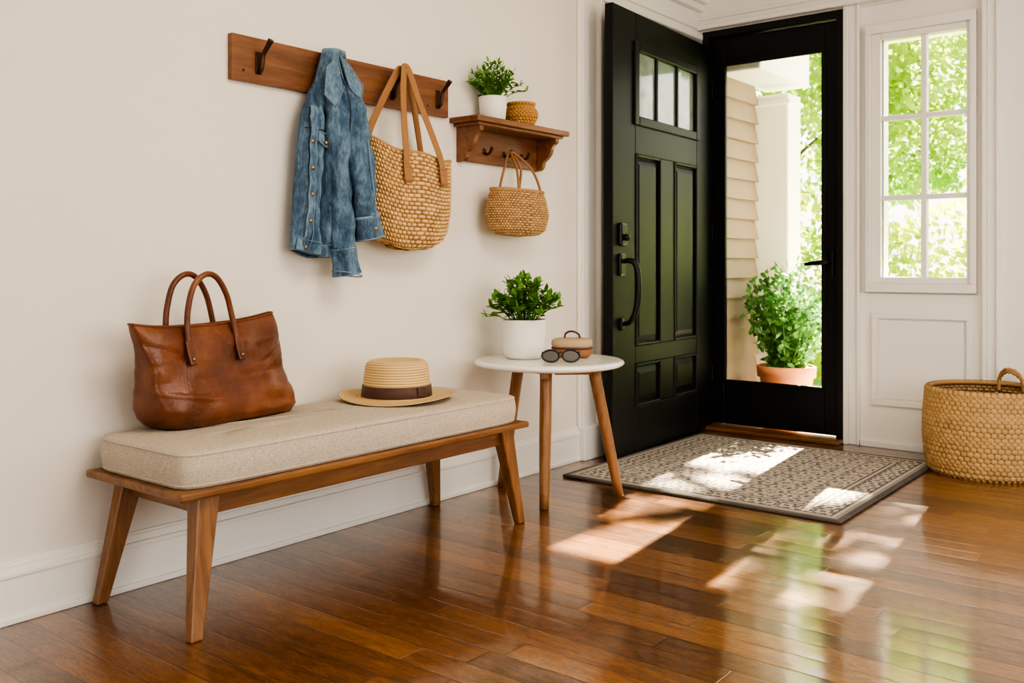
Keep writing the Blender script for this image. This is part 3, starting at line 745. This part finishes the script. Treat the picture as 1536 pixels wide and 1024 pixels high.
# ============================================================ DENIM JACKET
jk=group('denim_jacket')
JT=[(0,1.944,2.115,0.058,0.034),(0.03,1.940,2.120,0.060,0.038),(0.12,1.943,2.135,0.062,0.040),(0.3,1.950,2.16,0.064,0.042),(0.45,1.958,2.18,0.066,0.044),(0.62,1.966,2.195,0.066,0.044),(0.74,1.980,2.19,0.064,0.042),(0.85,2.010,2.172,0.062,0.038),(0.95,2.045,2.15,0.060,0.032),(1.0,2.065,2.14,0.060,0.026)]
def body(u,v):
    a=-2*pi*u; ca,sa=cos(a),sin(a)
    yl,yr,xc,dp=interp(JT,v)
    c=(yl+yr)/2; w=(yr-yl)/2; e=0.8
    y=c+math.copysign(abs(ca)**e,ca)*w
    f=0
    if sa>0:
        f=0.013*sin((y-1.9)*66+3*v+1.2*sin(v*7))*(1-0.4*v)+0.007*sin((y-1.9)*130-5*v)+0.003*sin(v*46+y*34+2*sin(y*40))
    x=xc+math.copysign(abs(sa)**e,sa)*dp+f*min(1,abs(sa)*1.5)
    z=0.962+(1.58-0.962)*v+0.008*sin(y*30)*(1-v)-0.02*(y-1.95)/.2*(1-v)
    return (x,y,z)
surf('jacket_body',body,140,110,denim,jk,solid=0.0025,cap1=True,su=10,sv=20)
def xat(y,v):
    yl,yr,xc,dp=interp(JT,v); c=(yl+yr)/2; w=(yr-yl)/2
    ca=max(-.98,min(.98,(y-c)/w)); ca=math.copysign(abs(ca)**(1/.8),ca); best=math.acos(ca)/(2*pi)
    return body(1-best,v)
def sl_fold(k):
    return lambda a,v: 0.09*sin(3*a+v*9+k)+0.06*sin(v*38+1.8*sin(a+k)+k)*(0.3+0.7*sin(pi*v))+0.08*sin(4*a-v*12)+0.02*sin(v*75+2*a)
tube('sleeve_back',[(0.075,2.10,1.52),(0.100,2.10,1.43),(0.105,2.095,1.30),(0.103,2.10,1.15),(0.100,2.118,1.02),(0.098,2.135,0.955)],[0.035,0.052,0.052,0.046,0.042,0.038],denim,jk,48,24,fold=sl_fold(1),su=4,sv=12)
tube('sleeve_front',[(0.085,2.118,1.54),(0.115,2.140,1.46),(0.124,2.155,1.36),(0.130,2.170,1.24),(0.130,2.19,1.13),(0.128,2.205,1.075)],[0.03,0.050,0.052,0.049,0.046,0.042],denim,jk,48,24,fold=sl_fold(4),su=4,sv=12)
tube('sleeve_seam',[(0.135,2.152,1.50),(0.167,2.155,1.43),(0.178,2.165,1.34),(0.180,2.180,1.24),(0.178,2.20,1.13),(0.176,2.21,1.08)],0.0016,denim_l,jk,6,8)
tube('armhole_seam',[(0.120,2.095,1.56),(0.150,2.100,1.50),(0.158,2.108,1.43),(0.150,2.108,1.36)],0.0020,denim_d,jk,6,8)
tube('cuff_back',[(0.099,2.128,0.975),(0.098,2.137,0.93),(0.098,2.145,0.89)],[0.044,0.043,0.050],denim,jk,36,6,fold=lambda a,v:0.07*sin(3*a)+0.06*sin(5*a+1))
tube('cuff_back_edge',[(0.099,2.124,0.980),(0.099,2.125,0.974)],0.047,denim,jk,36,2)
tube('cuff_back_hem',[(0.098+0.0505*cos(t),2.145+0.0505*sin(t),0.891-0.010*sin(t)) for t in [2*pi*i/32 for i in range(33)]],0.0022,denim_l,jk,6,1)
tube('cuff_front',[(0.128,2.202,1.085),(0.128,2.212,1.05),(0.128,2.222,1.015)],[0.049,0.049,0.052],denim,jk,36,6,fold=lambda a,v:0.04*sin(3*a))
tube('cuff_front_edge',[(0.128,2.200,1.092),(0.128,2.202,1.084)],0.0515,denim_l,jk,36,2)
tube('cuff_front_hem',[(0.128+0.0525*cos(t),2.222+0.0515*sin(t),1.016+0.013*sin(t)) for t in [2*pi*i/32 for i in range(33)]],0.0022,denim_l,jk,6,1)
surf('collar',lambda u,v:(0.060+0.045*sin(2*pi*u)*(1-.35*v)+0.004*sin(8*pi*u), 2.105+(0.066-0.028*v)*cos(2*pi*u)+0.012*v, 1.535+0.115*v-0.035*(1-v)*max(0,sin(2*pi*u))+0.012*cos(2*pi*u)*(1-v)),48,12,denim,jk,solid=0.004)
def flap(nm,P):
    o=mesh(nm,P,[(0,4,3,2,1)],denim,jk,False)
    m=o.modifiers.new('s','SOLIDIFY'); m.thickness=0.005
    bev(o,0.0015,2)
    tube(nm+'_edge',[tuple(Vector(p)+Vector((.003,0,0))) for p in P]+[tuple(Vector(P[0])+Vector((.003,0,0)))],0.0016,denim_l,jk,6,1)
flap('collar_flap_1',[(0.114,2.040,1.575),(0.108,2.092,1.620),(0.132,2.102,1.520),(0.138,2.060,1.440),(0.126,2.022,1.480)])
flap('collar_flap_2',[(0.108,2.106,1.625),(0.100,2.152,1.600),(0.138,2.178,1.530),(0.160,2.150,1.470),(0.146,2.112,1.515)])
def onbody(pts,lift=0.003):
    out=[]
    for y,v in pts:
        p=xat(y,v); out.append((p[0]+lift,p[1],p[2]))
    return out
tube('placket',onbody([(1.985-0.008*(1-t)+0.015*t*t,0.03+0.75*t) for t in [i/24 for i in range(25)]],0.003),0.014,denim,jk,12,2,flat=0.006)
for k,dy in enumerate((-.012,.012)):
    tube('placket_seam_%d'%(k+1),onbody([(1.985+dy-0.008*(1-t)+0.015*t*t,0.03+0.75*t) for t in [i/24 for i in range(25)]],0.006),0.0012,(denim_d,denim_l)[k],jk,6,2)
tube('hem_band',onbody([(1.947+0.15*t,0.035) for t in [i/16 for i in range(17)]],0.003),0.019,denim,jk,12,2,flat=0.006)
tube('hem_seam',onbody([(1.947+0.15*t,0.068) for t in [i/16 for i in range(17)]],0.005),0.0013,denim_l,jk,6,2)
tube('yoke_seam',onbody([(1.975+0.12*t,0.66) for t in [i/16 for i in range(17)]],0.003),0.0018,denim_d,jk,6,2)
tube('vertical_seam',onbody([(2.035-0.012*(1-t),0.06+0.58*t) for t in [i/24 for i in range(25)]],0.003),0.0018,denim_d,jk,6,2)
P0=onbody([(2.006,0.645),(2.058,0.645),(2.058,0.60),(2.032,0.57),(2.006,0.60)],0.010)
flap('pocket_flap',P0)
def button(y,v,nm):
    p=xat(y,v)
    lathe(nm,[(0,0.004),(0.004,0.004),(0.0065,0.002),(0.0075,0)],metal_m,(0,0,0),jk,16).matrix_local=Matrix.Translation((p[0]+.007,p[1],p[2]))@Matrix.Rotation(pi/2,4,'Y')
for i,v in enumerate((0.03,0.17,0.31,0.45,0.59,0.72)): button(1.977+0.012*v+.003,v,'button_%d'%(i+1))
button(2.032,0.595,'pocket_button')
lathe('cuff_button',[(0,0.004),(0.005,0.004),(0.008,0)],metal_m,(0,0,0),jk,16).matrix_local=Matrix.Translation((0.178,2.205,1.045))@Matrix.Rotation(pi/2,4,'Y')

# ============================================================ LARGE BASKET
bb=group('wicker_storage_basket')
BC=(1.575,4.595)
TB=[(0,0.02,0.0),(0.04,0.20,0.0),(0.08,0.228,0.012),(0.2,0.240,0.06),(0.45,0.248,0.165),(0.7,0.246,0.265),(0.93,0.238,0.350),(1,0.238,0.370)]
def bigb(u,v):
    a=-2*pi*u; R,z=interp(TB,v)
    R+=0.009*weave(u*62,v*23,True)
    return (BC[0]+R*cos(a),BC[1]+R*sin(a),z+.001)
surf('basket_body',bigb,372,138,weave_big,bb,su=62,sv=23,solid=0.012)
tube('basket_rim',[(BC[0]+0.238*cos(t),BC[1]+0.238*sin(t),0.371) for t in [2*pi*i/64 for i in range(65)]],0.010,rope_m,bb,10,1)
ang=math.radians(76); q=Vector((cos(ang),sin(ang),0)); t_=Vector((-sin(ang),cos(ang),0)); C=Vector((BC[0],BC[1],0))
for k,s in enumerate((0,1)):
    tube('handle_strand_%d'%(k+1),[C+q*(.228+.01*s)+t_*-.055+Vector((0,0,.34)),C+q*.226+t_*-.052+Vector((0,0,.39)),C+q*.215+t_*-.03+Vector((0,0,.42+.010*s)),C+q*.205+Vector((0,0,.432+.010*s)),C+q*.215+t_*.03+Vector((0,0,.42+.010*s)),C+q*.226+t_*.052+Vector((0,0,.39)),C+q*(.228+.01*s)+t_*.055+Vector((0,0,.34))],0.008,rope_m,bb,10,8,fold=lambda a,v:0.18*sin(a*2+v*60))

# ============================================================ EXTERIOR
box('porch_floor',-0.6,4.8,YB+0.12,6.4,-0.10,0.0,porch_m)
box('garden_ground',-14,22,6.4,30,-0.35,-0.10,grass_m)
sw=group('house_siding')
for i in range(17):
    z=0.02+i*0.118
    prism('lap_board_%d'%(i+1),[(-0.05,z),(0.104,z),(0.078,z+0.124),(-0.05,z+0.124)],'y',YB+0.125,5.49,siding_m,sw)
pcn=group('porch_column')
boxes('shaft',[(0.06,0.29,5.50,5.70,0,1.97)],trim_m,pcn,0.01)
boxes('capital',[(0.045,0.305,5.485,5.715,1.90,1.93)],trim_m,pcn,0.01)
boxes('base',[(0.04,0.31,5.48,5.72,0,0.14)],trim_m,pcn,0.01)
boxes('porch_beam',[(0.04,0.33,YB+0.13,5.74,2.03,2.30),(0.02,0.36,YB+0.13,5.76,2.30,2.34)],trim_m,None,0.01)
boxes('porch_roof',[(-0.4,3.8,YB+0.125,5.62,2.52,2.58),(-0.1,0.4,YB+0.125,5.8,2.345,2.52)],trim_m)
ppl=group('porch_potted_plant')
q=(0.375,5.26)
lathe('pot',[(0,0.0),(0.11,0.0),(0.118,0.01),(0.15,0.27),(0.165,0.275),(0.168,0.335),(0.158,0.34),(0.15,0.335),(0.148,0.30),(0,0.30)],terracotta,(q[0],q[1],0.0),ppl,48)
lathe('soil',[(0,0.315),(0.149,0.305)],soil,(q[0],q[1],0),ppl,24)
Ls=[];stm=[]
for k in range(26):
    az=k*2.4; rr=0.27*math.sqrt((k+.5)/26); hh=random.uniform(.42,.68)*(1-.35*(rr/.27)**2)
    tx=max(0.175,q[0]+rr*cos(az)); ty=q[1]+rr*.78*sin(az)
    pts=catmull([(q[0]+.2*rr*cos(az),q[1]+.2*rr*sin(az),.3),(q[0]+.7*(tx-q[0]),q[1]+.7*(ty-q[1]),.3+hh*.55),(tx,ty,.3+hh)],10)
    stm.append(tube('s',[pts[0],pts[10],pts[-1]],[0.005,0.002],leaf_pot,None,5,4))
    for j in range(60):
        t=random.uniform(.12,1); p=pts[int(t*(len(pts)-1))]+rv()*.055
        if p.x<.16: p.x=.165
        Ls.append((p,rv()+Vector((0.1,0,.4)),rv(),0.05,0.026,0.002))
leaves('foliage',Ls,leaf_pot,ppl)
o=join(stm,'stems'); o.parent=ppl
def cloud(name,blobs,n,size,mat,parent=None):
    Ls=[]
    tot=sum(b[3]*b[4]*b[5] for b in blobs)
    for b in blobs:
        k=int(n*b[3]*b[4]*b[5]/tot)
        for i in range(k):
            v=rv(); v=v.normalized()*(v.length**0.35)
            p=Vector((b[0]+v.x*b[3],b[1]+v.y*b[4],b[2]+v.z*b[5]))
            if p.z<-.1: continue
            Ls.append((p,v+rv()*.9,rv(),size*random.uniform(.7,1.3),size*.55,0.004))
    return leaves(name,Ls,mat,parent)
bl=[]
x=-5.5
while x<9:
    bl.append((x,8.6+random.uniform(-.5,.5),0.55+random.uniform(-.1,.15),0.75,0.6,0.85+random.uniform(-.1,.25))); x+=0.75
cloud('garden_hedge',bl,26000,0.085,leaf_bush)
def tree(name,x,y,h,blobs,n,trunk=True):
    g=group(name)
    if trunk:
        tube('trunk',[(x,y,-.2),(x+.1,y,h*.5),(x-.1,y+.1,h)],[0.12,0.07,0.04],bark_m,g,10,6)
        for k in range(6):
            a=k*1.3
            tube('branch_%d'%(k+1),[(x,y,h*(.45+.07*k)),(x+.6*cos(a),y+.5*sin(a),h*(.6+.07*k)),(x+1.4*cos(a),y+1.0*sin(a),h*(.72+.07*k))],[0.035,0.01],bark_m,g,8,5)
    cloud('foliage',blobs,n,0.12,leaf_tree,g)
    return g
tree('sun_blocker_tree',-2.9,12.5,4.2,[(-2.6+random.uniform(-1.8,1.8),12.5+random.uniform(-1,1),random.uniform(1.8,4.6),0.9,0.8,0.7) for _ in range(11)],8000)
tree('sun_blocker_tree',1.5,14.5,4.6,[(0.2+random.uniform(-2.2,1.8),14.0+random.uniform(-1,1),random.uniform(1.6,3.9),0.9,0.8,0.6) for _ in range(11)],8000)
# unseen tree added as sun blocker: canopy and limbs shape the floor patches
g3=tree('sun_blocker_tree',2.9,10.3,6.6,[(-.15,10.0,5.30,0.75,0.35,0.17),(1.15,10.0,5.65,0.58,0.5,0.85),(2.2,10.2,5.3,1.0,0.7,0.9),(3.3,10.4,5.0,1.0,.8,.8)],9000)
tube('blocker_limb',[(2.9,10.3,4.6),(1.6,10.1,5.2),(0.4,10.0,5.32),(-1.2,10.0,5.25)],[0.09,0.05,0.03],bark_m,g3,8,6)
tube('blocker_limb_2',[(0.35,10.0,5.3),(-0.02,10.0,5.75),(-0.10,10.0,6.5)],[0.045,0.04,0.03],bark_m,g3,8,6)
tube('blocker_limb_3',[(0.30,10.0,5.3),(-0.20,10.0,5.0),(-0.32,10.0,4.4)],[0.045,0.04,0.03],bark_m,g3,8,6)

# ============================================================ LIGHT
w=bpy.data.worlds.new('World'); scene.world=w; w.use_nodes=True
nt=w.node_tree; bg=nt.nodes['Background']
tc=nt.nodes.new('ShaderNodeTexCoord'); sp=nd(nt,'ShaderNodeSeparateXYZ',{0:tc.outputs['Generated']})
cc=ramp(nt,sp.outputs[2],[(0.0,(1.0,0.94,0.84)),(0.25,(1.0,0.965,0.91)),(0.8,(0.78,0.87,1.0))])
nt.links.new(cc,bg.inputs['Color']); bg.inputs['Strength'].default_value=3.0
sl_=bpy.data.lights.new('sun','SUN'); sl_.energy=54; sl_.angle=0.011; sl_.color=(1.0,0.86,0.64)
so=bpy.data.objects.new('sun',sl_); COL.objects.link(so)
so.rotation_euler=Vector((0.10,-1,-0.80)).to_track_quat('-Z','Y').to_euler(); so.location=(0,12,9)
def area(name,loc,tgt,sx,sy,e,col):
    l=bpy.data.lights.new(name,'AREA'); l.shape='RECTANGLE'; l.size=sx; l.size_y=sy; l.energy=e; l.color=col
    o=bpy.data.objects.new(name,l); COL.objects.link(o); o.location=loc
    o.rotation_euler=(Vector(tgt)-Vector(loc)).to_track_quat('-Z','Y').to_euler(); return o
area('ceiling_fill',(2.3,2.0,H-0.03),(2.3,2.0,0),1.2,1.2,34,(1.0,0.86,0.68))  # unseen fill lamp added to brighten the interior

# ============================================================ CAMERA
cam=bpy.data.cameras.new('camera'); co=bpy.data.objects.new('camera',cam); COL.objects.link(co)
cam.sensor_width=36; cam.lens=1406/1536*36; cam.shift_y=-114/1536; cam.clip_start=0.05; cam.clip_end=200
co.location=(2.52,0,0.92); co.rotation_euler=(pi/2,0,math.radians(38.5))
cam.dof.use_dof=True; cam.dof.focus_distance=3.2; cam.dof.aperture_fstop=5.0
scene.camera=co
